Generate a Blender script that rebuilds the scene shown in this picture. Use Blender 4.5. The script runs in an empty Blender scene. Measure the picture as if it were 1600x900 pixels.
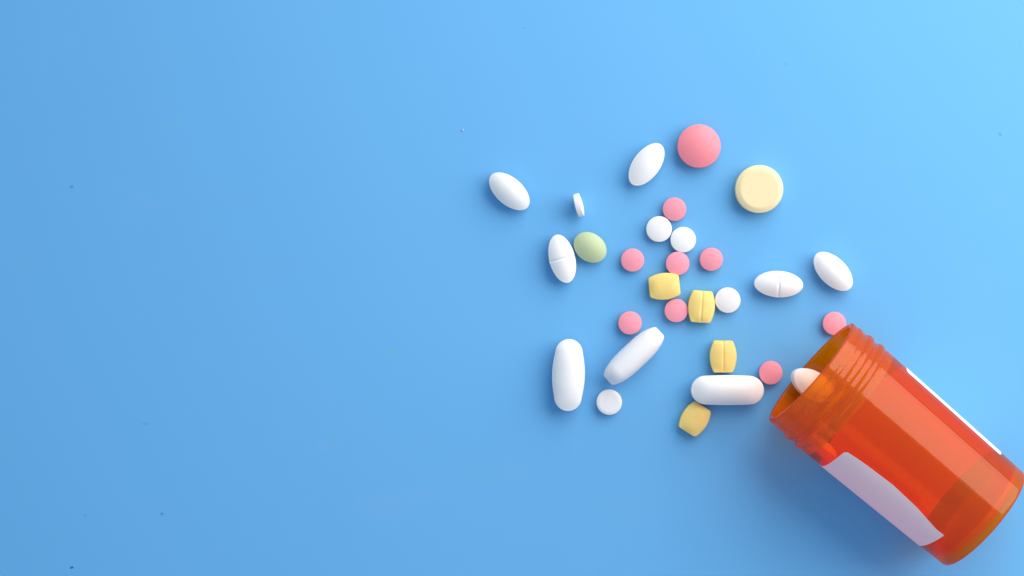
import bpy, bmesh, math, random
from mathutils import Vector, Matrix

random.seed(7)
MM = 0.001
sc = bpy.context.scene
col = sc.collection
R = math.radians

# ------------------------------------------------------------------ camera
PX = 6.0                      # photograph pixels per millimetre on the table
HCAM = 650.0                  # camera height above the table, mm
cam_d = bpy.data.cameras.new('camera')
cam_d.sensor_width = 36.0
cam_d.lens = 36.0 * HCAM / (1600.0 / PX)
cam_d.clip_start = 0.01
cam_d.clip_end = 20.0
cam = bpy.data.objects.new('camera', cam_d)
cam.location = (0, 0, HCAM * MM)
cam.rotation_euler = (0, 0, 0)
col.objects.link(cam)
sc.camera = cam

# ------------------------------------------------------------------ room light (dim, even) and the window beside the table
w = bpy.data.worlds.new('World')
sc.world = w
w.use_nodes = True
bg = w.node_tree.nodes['Background']
bg.inputs['Color'].default_value = (0.64, 0.86, 1.14, 1)
bg.inputs['Strength'].default_value = 0.54

WIN_DIR = Vector((0.64, 0.768, 0)).normalized()
win_d = bpy.data.lights.new('window_light', 'AREA')
win_d.shape = 'RECTANGLE'
win_d.size = 0.62
win_d.size_y = 0.57
win_d.energy = 4.15
win_d.color = (1.0, 0.965, 0.91)
win = bpy.data.objects.new('window_light', win_d)
win.location = WIN_DIR * 0.30 + Vector((WIN_DIR.y, -WIN_DIR.x, 0)) * 0.12 + Vector((0, 0, 0.30))
win.rotation_euler = (-WIN_DIR).to_track_quat('-Z', 'Y').to_euler()
col.objects.link(win)

sc.view_settings.view_transform = 'Standard'
sc.view_settings.look = 'None'
sc.view_settings.exposure = 0.0
sc.view_settings.gamma = 1.0
sc.view_settings.use_curve_mapping = False

sc.render.engine = 'CYCLES'
cy = sc.cycles
cy.use_denoising = True
cy.denoiser = 'OPENIMAGEDENOISE'
cy.max_bounces = 40
cy.transmission_bounces = 32
cy.glossy_bounces = 8
cy.diffuse_bounces = 16
cy.transparent_max_bounces = 16
cy.caustics_refractive = True
cy.caustics_reflective = True
cy.blur_glossy = 0.3
cy.sample_clamp_indirect = 12.0
cy.use_adaptive_sampling = False


# ------------------------------------------------------------------ helpers
def at(px, py, z=0.0):
    """point at height z (mm) that the photograph shows at pixel px, py"""
    k = (HCAM - z) / HCAM
    return Vector(((px - 800.0) / PX * k, (450.0 - py) / PX * k, z)) * MM


def tag(o, label=None, cat=None, group=None, kind=None):
    if label: o['label'] = label
    if cat: o['category'] = cat
    if group: o['group'] = group
    if kind: o['kind'] = kind
    return o


def link(name, me, mat=None, parent=None):
    o = bpy.data.objects.new(name, me)
    if mat and not me.materials:
        me.materials.append(mat)
    col.objects.link(o)
    o.parent = parent
    return o


def smooth(me):
    me.polygons.foreach_set('use_smooth', [True] * len(me.polygons))
    me.update()


class NT:
    """small shorthand for node materials"""
    def __init__(self, name):
        self.m = bpy.data.materials.new(name)
        self.m.use_nodes = True
        self.t = self.m.node_tree
        self.b = self.t.nodes['Principled BSDF']

    def n(self, kind, **kw):
        nd = self.t.nodes.new(kind)
        for k, v in kw.items():
            setattr(nd, k, v)
        return nd

    def l(self, a, b):
        self.t.links.new(a, b)

    def math(self, op, a, b=None, c=None, clamp=False):
        nd = self.n('ShaderNodeMath', operation=op, use_clamp=clamp)
        for i, v in enumerate((a, b, c)):
            if v is None: continue
            if isinstance(v, (int, float)): nd.inputs[i].default_value = v
            else: self.l(v, nd.inputs[i])
        return nd.outputs[0]

    def mix(self, fac, a, b, blend='MIX'):
        nd = self.n('ShaderNodeMix', data_type='RGBA', blend_type=blend)
        for s, v in ((nd.inputs[0], fac), (nd.inputs[6], a), (nd.inputs[7], b)):
            if isinstance(v, (int, float)): s.default_value = v
            elif isinstance(v, (tuple, list)): s.default_value = tuple(v) + ((1,) if len(v) == 3 else ())
            else: self.l(v, s)
        return nd.outputs[2]

    def noise(self, vec, scale, detail=3.0, rough=0.55):
        nd = self.n('ShaderNodeTexNoise')
        nd.inputs['Scale'].default_value = scale
        nd.inputs['Detail'].default_value = detail
        nd.inputs['Roughness'].default_value = rough
        if vec is not None: self.l(vec, nd.inputs['Vector'])
        return nd.outputs['Fac']


# ------------------------------------------------------------------ materials
def pill_material(name, base, tint, rough=0.42, sss=0.35, mottle=0.35):
    t = NT(name)
    tc = t.n('ShaderNodeTexCoord').outputs['Object']
    inf = t.n('ShaderNodeObjectInfo')
    off = t.n('ShaderNodeVectorMath', operation='MULTIPLY_ADD')
    t.l(inf.outputs['Random'], off.inputs[0])
    off.inputs[1].default_value = (0.3, 0.7, 0.1)
    t.l(tc, off.inputs[2])
    v = off.outputs[0]
    big = t.noise(v, 260, 3)
    fine = t.noise(v, 2400, 2)
    f = t.math('MULTIPLY', t.math('SUBTRACT', big, 0.42, clamp=True), 2.2 * mottle, clamp=True)
    c = t.mix(f, base, tint)
    spots = t.math('MULTIPLY', t.math('GREATER_THAN', fine, 0.69), 0.10 * mottle)
    c = t.mix(spots, c, tuple(x * 0.7 for x in tint))
    tone = t.math('MULTIPLY_ADD', inf.outputs['Random'], 0.07, 0.955)
    hs = t.n('ShaderNodeHueSaturation')
    t.l(tone, hs.inputs['Value']); t.l(c, hs.inputs['Color'])
    t.l(hs.outputs[0], t.b.inputs['Base Color'])
    t.b.inputs['Roughness'].default_value = rough
    t.b.inputs['Specular IOR Level'].default_value = 0.35
    t.b.inputs['Subsurface Weight'].default_value = sss
    t.b.inputs['Subsurface Radius'].default_value = (1.0, 0.75, 0.6)
    t.b.inputs['Subsurface Scale'].default_value = 0.5 * MM
    bp = t.n('ShaderNodeBump')
    bp.inputs['Strength'].default_value = 0.25
    bp.inputs['Distance'].default_value = 0.04 * MM
    hgt = t.math('ADD', t.noise(v, 1500, 3), t.math('MULTIPLY', big, 0.8))
    t.l(hgt, bp.inputs['Height'])
    t.l(bp.outputs[0], t.b.inputs['Normal'])
    return t.m


M_WHITE = pill_material('white_film_coating', (0.86, 0.83, 0.81), (0.83, 0.79, 0.765))
M_CHALK = pill_material('white_pressed_powder', (0.84, 0.81, 0.79), (0.79, 0.755, 0.73), rough=0.7, sss=0.2, mottle=0.6)
M_CRUMB = pill_material('pale_crumb', (0.42, 0.50, 0.62), (0.36, 0.45, 0.58), rough=0.8, sss=0.1)
M_PINK = pill_material('pink_film_coating', (0.91, 0.325, 0.39), (0.88, 0.285, 0.35), rough=0.45)
M_ROSE = pill_material('rose_film_coating', (0.92, 0.275, 0.315), (0.88, 0.24, 0.27), rough=0.38)
M_CREAM = pill_material('cream_pressed_powder', (0.85, 0.70, 0.41), (0.82, 0.67, 0.38), rough=0.6)
M_YELLOW = pill_material('yellow_pressed_powder', (0.91, 0.66, 0.21), (0.89, 0.60, 0.17), rough=0.55)
M_GREEN = pill_material('pale_green_film_coating', (0.54, 0.61, 0.35), (0.51, 0.58, 0.32), rough=0.45)


def table_material():
    t = NT('blue_board')
    pos = t.n('ShaderNodeNewGeometry').outputs['Position']
    large = t.noise(pos, 14, 3, 0.6)
    mid = t.noise(pos, 70, 4, 0.6)
    fine = t.noise(pos, 1800, 2, 0.6)
    base = (0.146, 0.424, 0.735)
    c = t.mix(t.math('MULTIPLY', t.math('SUBTRACT', large, 0.45, clamp=True), 1.0, clamp=True), base, (0.139, 0.414, 0.705))
    c = t.mix(t.math('MULTIPLY', t.math('SUBTRACT', mid, 0.50, clamp=True), 1.0, clamp=True), c, (0.160, 0.428, 0.71))
    c = t.mix(t.math('MULTIPLY', t.math('SUBTRACT', fine, 0.5, clamp=True), 0.35, clamp=True), c, (0.115, 0.378, 0.69))
    # faint smudges and tiny specks that lie on the board
    wob = t.noise(pos, 320, 2)

    def mark(px, py, rx, ry, ang, colr, amount, soft, c):
        p = at(px, py)
        mp = t.n('ShaderNodeMapping', vector_type='TEXTURE')
        t.l(pos, mp.inputs['Vector'])
        mp.inputs['Location'].default_value = p
        mp.inputs['Rotation'].default_value = (0, 0, R(ang))
        mp.inputs['Scale'].default_value = (rx / PX * MM, ry / PX * MM, 1)
        ln = t.n('ShaderNodeVectorMath', operation='LENGTH')
        t.l(mp.outputs[0], ln.inputs[0])
        d = t.math('ADD', ln.outputs['Value'], t.math('MULTIPLY', t.math('SUBTRACT', wob, 0.5), 1.2))
        mr = t.n('ShaderNodeMapRange', interpolation_type='SMOOTHSTEP')
        t.l(d, mr.inputs['Value'])
        mr.inputs['From Min'].default_value = 1.0 - soft
        mr.inputs['From Max'].default_value = 1.0 + soft
        mr.inputs['To Min'].default_value = amount
        mr.inputs['To Max'].default_value = 0.0
        return t.mix(mr.outputs[0], c, colr)

    dark = (0.05, 0.20, 0.46)
    oliv = (0.17, 0.42, 0.55)
    grey = (0.19, 0.41, 0.70)
    for m in ((112, 292, 3.2, 2.2, 20, dark, .55, .5), (112, 887, 3.8, 2.2, 15, (0.02, 0.09, 0.24), .9, .4),
              (253, 803, 2.4, 2.0, 0, dark, .65, .5), (133, 805, 2.2, 2.2, 0, dark, .3, .6),
              (227, 662, 4.0, 1.8, 0, dark, .25, .6), (1563, 210, 3.0, 2.4, -30, dark, .45, .5),
              (818, 44, 2.2, 1.8, 0, dark, .25, .5), (1228, 100, 2.4, 2.0, 10, dark, .22, .5),
              (612, 549, 5, 5, 0, oliv, .55, .6), (598, 551, 9, 5, 0, oliv, .22, .7),
              (518, 688, 4, 8, -12, oliv, .5, .6), (505, 697, 9, 5, 10, grey, .35, .7),
              (225, 312, 16, 7, -25, grey, .30, .8), (240, 325, 12, 5, -30, grey, .22, .8),
              (268, 196, 16, 6, 30, oliv, .18, .8), (605, 790, 34, 18, 10, grey, .30, .8),
              (660, 772, 20, 9, 0, grey, .26, .8), (760, 742, 40, 16, 8, oliv, .14, .9),
              (815, 730, 30, 14, 10, grey, .14, .9), (40, 418, 24, 12, 30, grey, .12, .9),
              (430, 420, 40, 14, 20, grey, .10, .9), (965, 795, 44, 18, -10, oliv, .10, .9)):
        c = mark(*m, c)
    t.l(c, t.b.inputs['Base Color'])
    t.b.inputs['Roughness'].default_value = 0.6
    t.b.inputs['Specular IOR Level'].default_value = 0.12
    bp = t.n('ShaderNodeBump')
    bp.inputs['Strength'].default_value = 0.25
    bp.inputs['Distance'].default_value = 0.05 * MM
    t.l(t.math('ADD', fine, t.math('MULTIPLY', mid, 2.0)), bp.inputs['Height'])
    t.l(bp.outputs[0], t.b.inputs['Normal'])
    return t.m


def amber_material(AMB):
    """thin clear amber wall: tinted see-through, a surface gloss that grows towards grazing angles, and a little scatter in the plastic"""
    t = NT('amber_plastic')
    t.t.nodes.remove(t.b)
    tc = t.n('ShaderNodeTexCoord').outputs['Object']
    bp = t.n('ShaderNodeBump')
    bp.inputs['Strength'].default_value = 0.08
    bp.inputs['Distance'].default_value = 0.2 * MM
    t.l(t.noise(tc, 70, 0), bp.inputs['Height'])
    lw = t.n('ShaderNodeLayerWeight')
    lw.inputs['Blend'].default_value = 0.5
    facing = lw.outputs['Facing']
    fres = t.math('MULTIPLY_ADD', t.math('POWER', facing, 5.0), AMB['fk'], AMB['f0'], clamp=True)
    tint = t.mix(t.math('POWER', facing, 1.1), AMB['t0'], AMB['t1'])
    tp = t.n('ShaderNodeBsdfTransparent'); t.l(tint, tp.inputs['Color'])
    gl = t.n('ShaderNodeBsdfGlossy'); gl.inputs['Color'].default_value = (1, 1, 1, 1)
    t.l(t.math('MULTIPLY_ADD', t.noise(tc, 180, 3), 0.06, 0.04), gl.inputs['Roughness'])
    t.l(bp.outputs[0], gl.inputs['Normal'])
    rf = t.n('ShaderNodeBsdfRefraction'); t.l(tint, rf.inputs['Color'])
    rf.inputs['IOR'].default_value = 1.3; rf.inputs['Roughness'].default_value = 0.05
    tr = t.n('ShaderNodeBsdfTranslucent'); tr.inputs['Color'].default_value = AMB['tr'] + (1,)
    df = t.n('ShaderNodeBsdfDiffuse'); df.inputs['Color'].default_value = AMB['df'] + (1,)

    def mix(f, x, y):
        m = t.n('ShaderNodeMixShader')
        if isinstance(f, float): m.inputs[0].default_value = f
        else: t.l(f, m.inputs[0])
        t.l(x, m.inputs[1]); t.l(y, m.inputs[2])
        return m.outputs[0]
    clear = mix(AMB['refr'], tp.outputs[0], rf.outputs[0]) if AMB['refr'] else tp.outputs[0]
    body = mix(AMB['ktr'], clear, tr.outputs[0])
    body = mix(AMB['kdf'], body, df.outputs[0])
    t.l(mix(fres, body, gl.outputs[0]), t.t.nodes['Material Output'].inputs['Surface'])
    return t.m


AMB = dict(f0=0.025, fk=0.55, t0=(1.0, 0.68, 0.03), t1=(0.97, 0.10, 0.001), tr=(1.0, 0.38, 0.003), ktr=0.07, df=(1.0, 0.21, 0.001), kdf=0.11, refr=0.0)
AMB_NECK = dict(AMB, ktr=0.15, kdf=0.19, refr=0.40)
AMB_BASE = dict(AMB, ktr=0.10, kdf=0.20)


def paper_material():
    t = NT('white_label_paper')
    tc = t.n('ShaderNodeTexCoord').outputs['Object']
    c = t.mix(t.noise(tc, 900, 3), (0.93, 0.92, 0.92), (0.90, 0.89, 0.89))
    t.l(c, t.b.inputs['Base Color'])
    t.b.inputs['Roughness'].default_value = 0.55
    t.b.inputs['Specular IOR Level'].default_value = 0.3
    bp = t.n('ShaderNodeBump')
    bp.inputs['Strength'].default_value = 0.2
    bp.inputs['Distance'].default_value = 0.04 * MM
    t.l(t.noise(tc, 1600, 3), bp.inputs['Height'])
    t.l(bp.outputs[0], t.b.inputs['Normal'])
    tr = t.n('ShaderNodeBsdfTranslucent')
    tr.inputs['Color'].default_value = (0.97, 0.96, 0.95, 1)
    mx = t.n('ShaderNodeMixShader')
    mx.inputs[0].default_value = 0.23
    t.l(t.b.outputs[0], mx.inputs[1]); t.l(tr.outputs[0], mx.inputs[2])
    t.l(mx.outputs[0], t.t.nodes['Material Output'].inputs['Surface'])
    return t.m


# ------------------------------------------------------------------ the table
def build_table():
    bm = bmesh.new()
    vs = [bm.verts.new((x, y, 0)) for x, y in ((-1.1, -1.1), (1.1, -1.1), (1.1, 1.1), (-1.1, 1.1))]
    bm.faces.new(vs)
    me = bpy.data.meshes.new('table_top')
    bm.to_mesh(me); bm.free()
    o = link('table_top', me, table_material())
    tag(o, 'plain light blue tabletop with faint smudges and specks', 'tabletop', kind='structure')


build_table()


# ------------------------------------------------------------------ pills
def outline_ellipse(a, b, p=2.0):
    def f(t):
        c, s = math.cos(t), math.sin(t)
        return (a * math.copysign(abs(c) ** (2 / p), c), b * math.copysign(abs(s) ** (2 / p), s))
    return f


def resample(pts, n):
    L = [0.0]
    for i in range(len(pts)):
        x0, y0 = pts[i]; x1, y1 = pts[(i + 1) % len(pts)]
        L.append(L[-1] + math.hypot(x1 - x0, y1 - y0))
    tot = L[-1]; out = []; j = 0
    for k in range(n):
        d = tot * k / n
        while L[j + 1] < d: j += 1
        u = (d - L[j]) / max(1e-9, L[j + 1] - L[j])
        x0, y0 = pts[j]; x1, y1 = pts[(j + 1) % len(pts)]
        out.append((x0 + (x1 - x0) * u, y0 + (y1 - y0) * u))
    return out


def soften(pts, rounds):
    for _ in range(rounds):
        n = len(pts)
        pts = [((pts[i - 1][0] + 2 * pts[i][0] + pts[(i + 1) % n][0]) / 4,
                (pts[i - 1][1] + 2 * pts[i][1] + pts[(i + 1) % n][1]) / 4) for i in range(n)]
    return pts


def plan_ellipse(a, b, n, p=2.0):
    f = outline_ellipse(a, b, p)
    return resample([f(2 * math.pi * i / 720) for i in range(720)], n)


def plan_barrel(a, b, e, n):
    """flat ends of half width e at +-a, sides bowed out to +-b"""
    pts = []
    for i in range(120):
        x = a - 2 * a * i / 120
        pts.append((x, e + (b - e) * (1 - (x / a) ** 2)))
    for i in range(60): pts.append((-a, e - 2 * e * i / 60))
    for i in range(120):
        x = -a + 2 * a * i / 120
        pts.append((x, -(e + (b - e) * (1 - (x / a) ** 2))))
    for i in range(60): pts.append((a, -e + 2 * e * i / 60))
    return soften(resample(pts, n), 7)


def plan_caplet(a, b, bow, n, endk=1.0):
    """rounded ends, sides bowed by bow"""
    e = b - bow
    xe = a - e * endk
    pts = []
    for i in range(160):
        x = xe - 2 * xe * i / 160
        pts.append((x, e + bow * (1 - (x / xe) ** 2)))
    for i in range(120):
        t = math.pi / 2 + math.pi * i / 120
        pts.append((-xe + e * endk * math.cos(t), e * math.sin(t)))
    for i in range(160):
        x = -xe + 2 * xe * i / 160
        pts.append((x, -(e + bow * (1 - (x / xe) ** 2))))
    for i in range(120):
        t = -math.pi / 2 + math.pi * i / 120
        pts.append((xe + e * endk * math.cos(t), e * math.sin(t)))
    return soften(resample(pts, n), 4)


def pill_mesh(name, plan, girdle, dome, medial=0.0, power=2.0, flat=0.0, land=0.12, score=None,
              depth=0.35, swidth=0.34, rings=22, crown=None):
    """plan outline (mm), half height of the side band, height of the dome; score: 'x' (line along x), 'y' or None"""
    n = len(plan)
    mb = [(max(-medial, min(medial, x)), 0.0) for x, y in plan]
    us = []
    for i in range(1, rings + 1):
        u = (i / rings)
        if medial and i == 1: u = 0.0004             # the first ring closes on the spine of the caplet
        us.append(u)
    ring_def = []                                  # (u, z)
    for u in us:
        if u <= flat: f = 1.0
        else:
            q = (u - flat) / (1 - flat)
            f = 1 - q ** power
        ring_def.append((u, girdle + dome * f))
    # soft edge between the dome and the side band
    bmin = min(math.hypot(x - mx, y - my) for (x, y), (mx, my) in zip(plan, mb))
    k = land / bmin
    top = [(u * (1 - k), z) for u, z in ring_def]
    edge = [(1 - k * (1 - math.sin(t)), girdle - land * (1 - math.cos(t))) for t in (R(25), R(50), R(72), R(90))]
    prof = top + edge
    prof_b = [(u, -z) for u, z in reversed(prof)]
    nb = len(prof)
    verts, faces = [], []

    def groove(x, y, z):
        if not score: return z
        d = x if score == 'y' else y
        return z - depth * math.exp(-(d / swidth) ** 2)

    def top_z(x, y, z):
        return girdle + dome * crown(x, y) if crown else z

    verts.append((0, 0, 0))
    for i, (u, z) in enumerate(prof + prof_b):
        for (x, y), (mx, my) in zip(plan, mb):
            px, py = mx + (x - mx) * u, my + (y - my) * u
            if i < len(top):
                f = us[i]                # position on the crown before the soft edge is taken off
                cx, cy = mx + (x - mx) * f, my + (y - my) * f
                z = top_z(cx, cy, z)
            elif i >= 2 * nb - len(top):
                f = us[2 * nb - i - 1]
                cx, cy = mx + (x - mx) * f, my + (y - my) * f
                z = -top_z(cx, cy, -z)
            zz = groove(px, py, z) if i < len(top) + 1 else z
            verts.append((px, py, zz))
    verts[0] = (0, 0, groove(0, 0, girdle + dome))
    cen = -(girdle + dome)
    tot = 2 * nb
    for i in range(tot - 1):
        for j in range(n):
            a = 1 + i * n + j; b = 1 + i * n + (j + 1) % n
            faces.append((a, a + n, b + n, b))
    if not medial:
        for j in range(n): faces.append((0, 1 + j, 1 + (j + 1) % n))
    base = 1 + (tot - 1) * n
    verts.append((0, 0, -(girdle + dome)))
    if not medial:
        for j in range(n): faces.append((len(verts) - 1, base + (j + 1) % n, base + j))
    me = bpy.data.meshes.new(name)
    me.from_pydata([(x * MM, y * MM, z * MM) for x, y, z in verts], [], faces)
    me.validate()
    smooth(me)
    return me


def place(name, me, mat, px, py, ang, label, cat, group, mid=2.0, tilt=(0, 0), roll=0.0, lift=0.0):
    """ang: degrees counter-clockwise of the long axis as seen from above"""
    o = link(name, me, mat)
    rot = Matrix.Rotation(R(ang), 4, 'Z') @ Matrix.Rotation(R(tilt[0]), 4, 'X') @ Matrix.Rotation(R(tilt[1]), 4, 'Y') @ Matrix.Rotation(R(roll), 4, 'X')
    zmin = min((rot @ v.co).z for v in me.vertices)
    p = at(px, py, mid)
    o.matrix_world = Matrix.Translation((p.x, p.y, -zmin + 0.00001 + lift * MM)) @ rot @ Matrix.Diagonal((1 + random.uniform(-.012, .012), 1 + random.uniform(-.012, .012), 1, 1))
    o['label'] = label; o['category'] = cat
    if group: o['group'] = group
    return o


def crown_barrel(a, b, e):
    def f(x, y):
        w = e + (b - e) * max(0.0, 1 - (x / a) ** 2)
        return max(0.0, 1 - abs(x / a) ** 3.4) * max(0.0, 1 - min(1.0, abs(y / w)) ** 2.3)
    return f


def crown_caplet(plan, b, k=0.35, q=2.0, p=0.8, lp=2.8):
    up = sorted((x, y) for x, y in plan if y >= 0)

    def width(x):
        if x <= up[0][0] or x >= up[-1][0]: return 1e-4
        for (x0, y0), (x1, y1) in zip(up, up[1:]):
            if x0 <= x <= x1: return max(1e-4, y0 + (y1 - y0) * (x - x0) / max(1e-9, x1 - x0))
        return 1e-4

    def f(x, y):
        w = width(x)
        lx = min(1.0, abs(x) / up[-1][0])
        return (w / b) ** k * (1 - lx ** lp) * max(0.0, 1 - min(1.0, abs(y / w)) ** q) ** p
    return f


N = 128
G_PINK, G_WHITE, G_OVAL = 'small pink round tablets', 'small white round tablets', 'white oval tablets'
G_YEL, G_CAP = 'yellow barrel shaped tablets', 'large white caplets'
k0 = 1 / PX
me_pink = pill_mesh('small_pink_tablet', plan_ellipse(18.2 * k0, 18.2 * k0, 72), 0.85, 0.40, rings=10)
me_white = pill_mesh('small_white_tablet', plan_ellipse(19.9 * k0, 19.9 * k0, 72), 0.85, 0.42, power=2.4, rings=12, land=0.16)
me_flat = pill_mesh('flat_white_tablet', plan_ellipse(19.7 * k0, 19.7 * k0, 72), 0.95, 0.22, flat=0.80, power=1.3, rings=20, land=0.10)
me_edge = pill_mesh('standing_tablet', plan_ellipse(18.0 * k0, 18.0 * k0, 72), 0.72, 0.36, rings=12)
me_rose = pill_mesh('large_pink_tablet', plan_ellipse(33.5 * k0, 33.5 * k0, 96), 1.1, 1.25, rings=20, land=0.15)
me_cream = pill_mesh('cream_tablet', plan_ellipse(37.5 * k0, 37.5 * k0, 112), 1.55, 0.48, flat=0.80, power=1.35, rings=30, land=0.16)
me_oval = pill_mesh('white_oval', plan_ellipse(38 * k0, 21.2 * k0, N, 1.96), 1.15, 1.2, rings=22, land=0.14)
me_oval_s = pill_mesh('scored_white_oval', plan_ellipse(38.4 * k0, 20.4 * k0, 224, 1.96), 1.1, 1.15, rings=30, land=0.14, score='y', depth=0.22, swidth=0.26)
me_green = pill_mesh('green_oval', plan_ellipse(27.7 * k0, 22 * k0, N), 0.9, 1.1, rings=20, land=0.14)
pb = (24 * k0, 21.0 * k0, 15.0 * k0)
me_yel = pill_mesh('yellow_tablet', plan_barrel(*pb, 144), 1.1, 0.66, rings=22, land=0.24, crown=crown_barrel(*pb))
pb = (24.8 * k0, 21.0 * k0, 14.6 * k0)
me_yel_s = pill_mesh('scored_yellow_tablet', plan_barrel(*pb, 208), 1.1, 0.66, rings=34, land=0.24, crown=crown_barrel(*pb), score='x', depth=0.17, swidth=0.27)
pc = plan_caplet(55.6 * k0, 25.6 * k0, 4.0 * k0, 176, 1.02)
me_cap_a = pill_mesh('bowed_caplet', pc, 1.35, 1.75, medial=5.0, rings=26, land=0.18, crown=crown_caplet(pc, 25.6 * k0))
pc = plan_caplet(56 * k0, 23.2 * k0, 0.8 * k0, 176, 1.0)
me_cap_b = pill_mesh('straight_caplet', pc, 1.35, 1.95, medial=5.3, rings=26, land=0.2, crown=crown_caplet(pc, 23.2 * k0))


def side_caplet_mesh():
    """caplet as rounded cross-sections along its length: W half width, T half thickness"""
    a, bw, t_mid, t_end = 56.0 * k0, 24.5 * k0, 20.6 * k0, 9.4 * k0
    ns, nr = 56, 56
    verts, faces = [], []
    for i in range(ns + 1):
        c = math.cos(math.pi * (i + 0.35) / (ns + 0.7))
        x = a * c
        xe = a - bw * 0.9
        W = bw * (0.86 + 0.14 * (1 - (x / a) ** 2))
        if abs(x) > xe: W *= math.sqrt(max(0.0, 1 - ((abs(x) - xe) / (a - xe)) ** 2))
        T = t_end + (t_mid - t_end) * (1 - abs(x / a) ** 3.2) ** 0.85
        if abs(x) > a - 0.35: T -= 0.25 * ((abs(x) - a + 0.35) / 0.35) ** 2
        for j in range(nr):
            t = 2 * math.pi * j / nr
            cs, sn = math.cos(t), math.sin(t)
            p = 2 / 2.25
            verts.append((x, W * math.copysign(abs(cs) ** p, cs), T * math.copysign(abs(sn) ** p, sn)))
    for i in range(ns):
        for j in range(nr):
            q = i * nr + j; r = i * nr + (j + 1) % nr
            faces.append((q, r, r + nr, q + nr))
    faces.append(tuple(reversed(range(nr)))); faces.append(tuple(ns * nr + j for j in range(nr)))
    me = bpy.data.meshes.new('side_caplet')
    me.from_pydata([(x * MM, y * MM, z * MM) for x, y, z in verts], [], faces)
    bm = bmesh.new(); bm.from_mesh(me)
    bmesh.ops.recalc_face_normals(bm, faces=bm.faces)
    bm.to_mesh(me); bm.free()
    smooth(me)
    return me


me_cap_c = side_caplet_mesh()

# white ovals
place('oval_tablet', me_oval, M_WHITE, 796, 299, -41.5, 'plain white oval tablet lying far left, alone above the standing round tablet', 'tablet', G_OVAL, tilt=(4, 0))
place('oval_tablet', me_oval_s, M_WHITE, 878, 404.5, -76, 'white oval tablet with a cross score, leaning beside the green tablet', 'tablet', G_OVAL, tilt=(-4, 0))
place('oval_tablet', me_oval, M_WHITE, 1009.8, 257.3, 54, 'plain white oval tablet beside the large pink round tablet', 'tablet', G_OVAL, tilt=(0, 0))
place('oval_tablet', me_oval_s, M_WHITE, 1216, 443.8, -3, 'white oval tablet with a score line across its middle, lying level', 'tablet', G_OVAL, tilt=(4, 0))
place('oval_tablet', me_oval, M_WHITE, 1301.2, 424, -45, 'plain white oval tablet farthest right, above the bottle mouth', 'tablet', G_OVAL, tilt=(4, 0))
place('oval_tablet', me_green, M_GREEN, 922, 386.5, -36, 'pale green oval tablet touching a scored white oval', 'tablet', None, tilt=(2, 0))
# large rounds
place('round_tablet', me_rose, M_ROSE, 1091.7, 228.7, 20, 'large domed pink round tablet at the top of the spill', 'tablet', None)
place('round_tablet', me_cream, M_CREAM, 1185.6, 295.6, 0, 'large cream round tablet with a flat face and sloping rim', 'tablet', None)
# small pink rounds
for px, py, lab in (
        (1053.6, 327, 'small pink round tablet above the pair of white round tablets'),
        (988.2, 406.4, 'small pink round tablet alone between green tablet and middle cluster'),
        (1058.4, 411.6, 'small pink round tablet between a white round and the unscored yellow tablet'),
        (1111, 405.2, 'small pink round tablet alone right of the middle cluster'),
        (1056.3, 485.3, 'small pink round tablet touching the left side of a scored yellow tablet'),
        (984.1, 504.6, 'small pink round tablet just above the slanting white caplet'),
        (1204, 582.4, 'small pink round tablet touching the right end of the level white caplet'),
        (1303.3, 505.5, 'small pink round tablet partly hidden by the bottle rim')):
    place('round_tablet', me_pink, M_PINK, px, py, random.uniform(0, 360), lab, 'tablet', G_PINK, mid=1.3, tilt=(random.uniform(-1.5, 1.5), random.uniform(-1.5, 1.5)))
# small white rounds
for px, py, lab in (
        (1029.5, 358, 'small white round tablet, left one of the touching pair'),
        (1067.2, 374.6, 'small white round tablet, right one of the touching pair'),
        (1136.9, 469, 'small white round tablet touching the right side of a scored yellow tablet')):
    place('round_tablet', me_white, M_WHITE, px, py, random.uniform(0, 360), lab, 'tablet', G_WHITE, mid=1.3, tilt=(random.uniform(-1.5, 1.5), random.uniform(-1.5, 1.5)))
place('round_tablet', me_flat, M_CHALK, 951.8, 628.2, 0, 'small flat off-white round tablet below the slanting caplet', 'tablet', G_WHITE, mid=1.2)
place('round_tablet', me_edge, M_WHITE, 904.3, 320.3, -76, 'small white round tablet standing on its edge', 'tablet', G_WHITE, mid=3.0, tilt=(97, 0))
# yellow tablets
place('barrel_tablet', me_yel, M_YELLOW, 1037.8, 447.4, 6, 'unscored yellow barrel tablet below a pink round in the middle cluster', 'tablet', G_YEL, mid=1.8)
place('barrel_tablet', me_yel_s, M_YELLOW, 1095.8, 479.2, 86, 'scored yellow barrel tablet between a pink and a white round', 'tablet', G_YEL, mid=1.8)
place('barrel_tablet', me_yel_s, M_YELLOW, 1129.6, 557, 90, 'scored yellow barrel tablet just above the level white caplet', 'tablet', G_YEL, mid=1.8)
place('barrel_tablet', me_yel, M_YELLOW, 1085.2, 654.6, 58, 'tilted yellow barrel tablet below the left end of the level caplet', 'tablet', G_YEL, mid=1.8)
# caplets
place('caplet', me_cap_a, M_WHITE, 888.1, 585.8, 88.6, 'large upright white caplet with bowed sides, leftmost of the caplets', 'caplet', G_CAP, mid=3)
place('caplet', me_cap_c, M_WHITE, 990.4, 556.2, 43, 'large slanting white caplet resting on its narrow side', 'caplet', G_CAP, mid=4, tilt=(0, 0), roll=87)
place('caplet', me_cap_b, M_WHITE, 1136, 609.3, 0.0, 'large level white caplet in front of the bottle mouth', 'caplet', G_CAP, mid=3)


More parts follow.
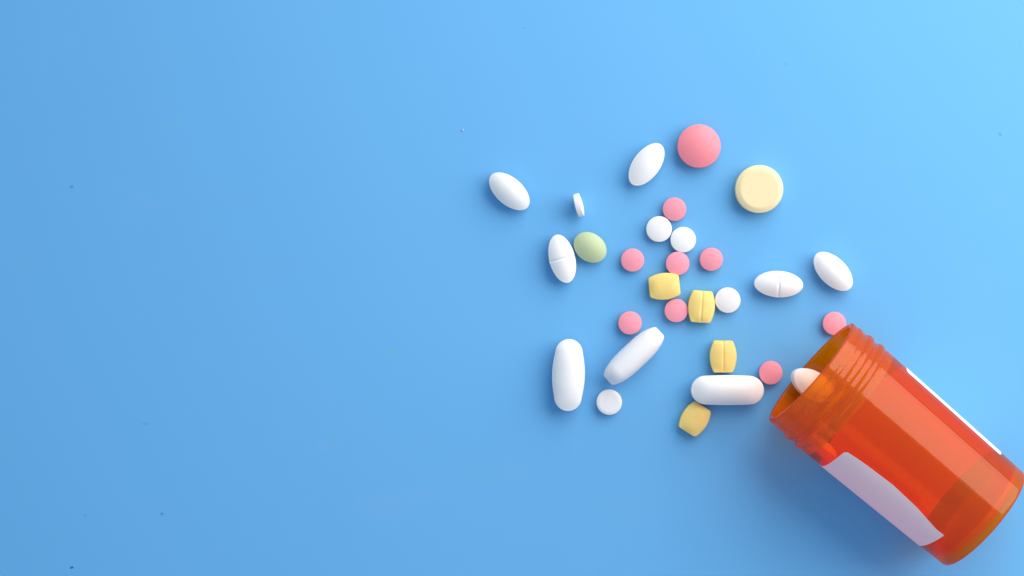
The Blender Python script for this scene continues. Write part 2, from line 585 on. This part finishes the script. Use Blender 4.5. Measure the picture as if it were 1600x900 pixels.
# ------------------------------------------------------------------ the bottle, lying on its side
M_AMBER = amber_material(AMB)
M_AMBER_NECK = amber_material(AMB_NECK)
BL = 58.4                                           # length from rim to base
NSEG = 144
Pm, Pb = Vector((1266, 580.5)), Vector((1538.7, 812.4))
m_w, b_w = at(Pm.x, Pm.y, 17.0), at(Pb.x, Pb.y, 15.5)


def bump(s, c, wdt, h):
    d = abs(s - c) / wdt
    return h * max(0.0, 1 - d * d) ** 1.0 if d < 1 else 0.0


def body_r(s):
    return 16.6 + (15.50 - 16.6) * max(0.0, s - 11.0) / (BL - 11.0)


def outer_r(s, phi):
    if s < 11.6:
        d = s + 0.28 * math.sin(phi - 0.6) * min(1.0, s / 1.5)
        r = 16.22
        r += max(0.0, 0.14 * (1 - (d / 1.5) ** 2)) if d < 1.5 else 0
        r += bump(d, 3.0, 0.8, 0.25) + bump(d, 6.2, 1.2, 0.62) + bump(d, 9.7, 1.15, 0.72)
        t = max(0.0, min(1.0, (s - 10.4) / 1.2))
        t = t * t * (3 - 2 * t)
        return r * (1 - t) + body_r(s) * t
    if s > BL - 1.1:
        q = (s - (BL - 1.1)) / 1.1
        return body_r(s) - 1.1 * (1 - math.sqrt(max(0.0, 1 - q * q)))
    return body_r(s)


def inner_r(s, phi):
    if s < 10.0: return 14.75
    t = max(0.0, min(1.0, (s - 10.0) / 2.0)); t = t * t * (3 - 2 * t)
    return 14.75 * (1 - t) + (body_r(s) - 1.25) * t


def lathe(name, rows, closed_row=False, cap=None):
    """rows: list of functions phi -> (s, r); quads between neighbours"""
    verts, faces = [], []
    for row in rows:
        for j in range(NSEG):
            ph = 2 * math.pi * j / NSEG
            s, r = row(ph)
            verts.append((s * MM, r * math.sin(ph) * MM, r * math.cos(ph) * MM))
    for i in range(len(rows) - 1):
        for j in range(NSEG):
            a = i * NSEG + j; b = i * NSEG + (j + 1) % NSEG
            faces.append((a, a + NSEG, b + NSEG, b))
    me = bpy.data.meshes.new(name)
    me.from_pydata(verts, [], faces)
    bm = bmesh.new(); bm.from_mesh(me)
    if cap:
        bm.verts.ensure_lookup_table()
        for first in cap:
            ring = [bm.verts[first * NSEG + j] for j in range(NSEG)]
            cv = bm.verts.new(sum((v.co for v in ring), Vector()) / NSEG)
            for j in range(NSEG):
                bm.faces.new((ring[j], ring[(j + 1) % NSEG], cv))
    bm.to_mesh(me); bm.free()
    smooth(me)
    return me


def orient(me, want):
    """make the normals point away from the plastic: want(center) -> outward direction"""
    bm = bmesh.new(); bm.from_mesh(me)
    for f in bm.faces:
        if f.normal.dot(want(f.calc_center_median())) < 0: f.normal_flip()
    bm.to_mesh(me); bm.free()
    smooth(me)


S1, S2 = 13.0, BL - 4.0


def span(a, b, step):
    n = max(2, int(round((b - a) / step)))
    return [a + (b - a) * i / n for i in range(n + 1)]


# neck: inner wall up to the rim, over the rounded lip, down the threaded outside
rows = [(lambda ph, s=s: (s, inner_r(s, ph))) for s in reversed(span(0.45, S1, 0.6))]
ri, ro = 14.75, None
for t in (20, 45, 70, 90, 110, 135, 160):
    def lip(ph, t=t):
        r_o = outer_r(0.5, ph)
        c = (14.75 + r_o) / 2; h = (r_o - 14.75) / 2
        return (0.5 - 0.5 * math.sin(R(t)), c - h * math.cos(R(t)))
    rows.append(lip)
rows += [(lambda ph, s=s: (s, outer_r(s, ph))) for s in span(0.5, S1, 0.14)]
me_neck = lathe('neck', rows)
rows = [(lambda ph, s=s: (s, inner_r(s, ph))) for s in span(S1, S2, 2.0)]
me_in = lathe('in', rows)
rows = [(lambda ph, s=s: (s, outer_r(s, ph))) for s in span(S1, S2, 2.0)]
me_out = lathe('out', rows)


def joined(name, a, b):
    bm = bmesh.new(); bm.from_mesh(a); bm.from_mesh(b)
    me = bpy.data.meshes.new(name); bm.to_mesh(me); bm.free(); smooth(me)
    return me


me_body = joined('body', me_in, me_out)
# base: wall, inside fillet, inner floor; outside corner, foot ring and shallow recess
IN_END = BL - 2.0
in_rows = [(lambda ph, s=s: (s, inner_r(s, ph))) for s in span(S2, IN_END - 1.2, 0.5)]
for t in (20, 40, 60, 80, 90):
    in_rows.append(lambda ph, t=t: (IN_END - 1.2 + 1.2 * math.sin(R(t)), inner_r(IN_END, 0) - 1.2 * (1 - math.cos(R(t)))))
for r in (11, 7, 3): in_rows.append(lambda ph, r=r: (IN_END, r))
out_rows = [(lambda ph, s=s: (s, outer_r(s, ph))) for s in span(S2, BL - 1.1, 0.5)]
for t in (15, 30, 45, 60, 75, 90):
    out_rows.append(lambda ph, t=t: (BL - 1.1 + 1.1 * math.sin(R(t)), body_r(BL) - 1.1 * (1 - math.cos(R(t)))))
out_rows += [lambda ph: (BL, 13.6), lambda ph: (BL - 0.15, 13.2), lambda ph: (BL - 0.6, 12.6), lambda ph: (BL - 0.7, 9), lambda ph: (BL - 0.7, 4)]
me_bi = lathe('bi', in_rows, cap=[len(in_rows) - 1])
me_bo = lathe('bo', out_rows, cap=[len(out_rows) - 1])
me_base = joined('base', me_bi, me_bo)


def away(c):
    """direction out of the plastic at a surface point of the bottle"""
    s = c.x / MM; r = math.hypot(c.y, c.z) / MM
    rad = Vector((0, c.y, c.z)).normalized() if r > 1e-6 else Vector((1, 0, 0))
    if s < 0.5: return Vector((-1, 0, 0)) + rad * (0.8 if r > 15.5 else -0.8)
    if s > IN_END - 1.25 and r < 13.0 and s < BL - 1.2: return Vector((-1, 0, 0)) - rad * 0.6
    if s >= BL - 1.2: return Vector((1, 0, 0)) + rad * (0.8 if r > 14 else 0)
    wall = (outer_r(s, 0) + inner_r(s, 0)) / 2 if s < BL - 1.2 else 0
    wall = inner_r(s, 0) + 0.35
    return rad if r > wall else -rad


for me in (me_neck, me_body, me_base): orient(me, away)

# frame of the bottle: local +x runs from the rim to the base, local z is up
xdir = (b_w - m_w); xdir.z = 0; xdir.normalize()
tilt = math.atan2(16.85 - 15.5, BL - 6.5)
xa = (xdir * math.cos(tilt) + Vector((0, 0, -math.sin(tilt)))).normalized()
ya = Vector((0, 0, 1)).cross(xa).normalized()
za = xa.cross(ya)
BM = Matrix((xa, ya, za)).transposed().to_4x4()
zmin = min((BM @ v.co).z for me in (me_neck, me_base) for v in me.vertices) - 0.00012
BM = Matrix.Translation((m_w.x, m_w.y, -zmin + 0.00002)) @ BM
bottle = bpy.data.objects.new('pill_bottle', None)
bottle.empty_display_size = 0.01
col.objects.link(bottle)
bottle.matrix_world = BM
tag(bottle, 'open amber plastic pill bottle lying on its side with a blank white label', 'pill bottle')
link('neck', me_neck, M_AMBER_NECK, bottle)
link('body', me_body, M_AMBER, bottle)
link('base', me_base, amber_material(AMB_BASE), bottle)


# the label: wraps round the underside; phi from the top towards +y (up right in the photograph)
def build_label():
    s0, s1 = 17.6, 49.7
    ns, na = 48, 96
    lo = [(0.0, 37.0), (.2, 34.6), (.45, 33.2), (.7, 35.2), (.93, 39.6), (1.0, 39.4)]

    def edge(u):
        for (a, x), (b, y) in zip(lo, lo[1:]):
            if a <= u <= b:
                t = (u - a) / (b - a)
                return x + (y - x) * t
        return lo[-1][1]
    verts, faces = [], []
    for th in (0.08,):
        for i in range(ns + 1):
            u = i / ns
            a0 = R(69.0 + 0.5 * math.sin(u * 5)); a1 = R(360.0 - edge(u))
            for j in range(na + 1):
                v = j / na
                ph = a0 + (a1 - a0) * v
                lift = 0.0
                if v > 0.9: lift = 0.22 * ((v - 0.9) / 0.1) ** 2 * math.exp(-((u - 0.93) / 0.1) ** 2)
                s = s0 + (s1 - s0) * u
                if v > 0.86: s += 0.6 * ((v - 0.86) / 0.14) * (1 if u > 0.5 else 0) * max(0.0, (u - 0.8) / 0.2)
                # rounded corners
                for (vc, sgn) in ((0.0, 1), (1.0, -1)):
                    d = abs(v - vc) * 70.0
                    if d < 1.2:
                        pull = 0.7 * (1 - math.sqrt(max(0, 1 - (1 - d / 1.2) ** 2)))
                        s += pull * max(0, 1 - u * 8) - pull * max(0, 1 - (1 - u) * 8) * (1 if vc == 0 else 0.2)
                r = body_r(s) + th + lift
                verts.append((s * MM, r * math.sin(ph) * MM, r * math.cos(ph) * MM))
    st = na + 1; off = (ns + 1) * st
    for i in range(ns):
        for j in range(na):
            a = i * st + j
            faces.append((a, a + 1, a + st + 1, a + st))
    me = bpy.data.meshes.new('label')
    me.from_pydata(verts, [], faces)
    smooth(me)
    o = link('label', me, paper_material(), bottle)
    o['label'] = 'blank white paper label wrapped round the underside'


build_label()


# tablets still in the bottle
def inside(name, me, mat, s, psi, gap, yaw, label, cat, group, pitch=0.0):
    """psi: degrees from the lowest line of the bottle towards -y (lower left); gap: centre above the wall, mm"""
    r = inner_r(s, 0) - gap
    c = Vector((s, -r * math.sin(R(psi)), -r * math.cos(R(psi)))) * MM
    up = Vector((0, math.sin(R(psi)), math.cos(R(psi))))
    x = Vector((1, 0, 0)); y = up.cross(x)
    rot = Matrix((x, y, up)).transposed().to_4x4()
    o = link(name, me, mat)
    o.matrix_world = BM @ Matrix.Translation(c) @ rot @ Matrix.Rotation(R(yaw), 4, 'Z') @ Matrix.Rotation(R(pitch), 4, 'Y')
    o['label'] = label; o['category'] = cat; o['group'] = group


inside('oval_tablet', me_oval, M_WHITE, 4.35, 8.5, 3.3, 10, 'white oval tablet lying half out of the bottle mouth', 'tablet', G_OVAL, pitch=11)
inside('barrel_tablet', me_yel, M_YELLOW, 15.4, 76, 2.2, 5, 'yellow barrel tablet seen through the amber bottle wall near the neck', 'tablet', G_YEL)


# ------------------------------------------------------------------ a tiny pale crumb on the board
def crumb():
    bm = bmesh.new()
    bmesh.ops.create_icosphere(bm, subdivisions=2, radius=0.24 * MM)
    for v in bm.verts:
        v.co *= random.uniform(0.75, 1.15)
        v.co.y *= 1.35; v.co.z *= 0.55
    me = bpy.data.meshes.new('crumb'); bm.to_mesh(me); bm.free(); smooth(me)
    place('crumb', me, M_CRUMB, 723, 203.5, -12, 'tiny pale crumb alone on the blue table left of the tablets', 'crumb', None, mid=0.2)


crumb()
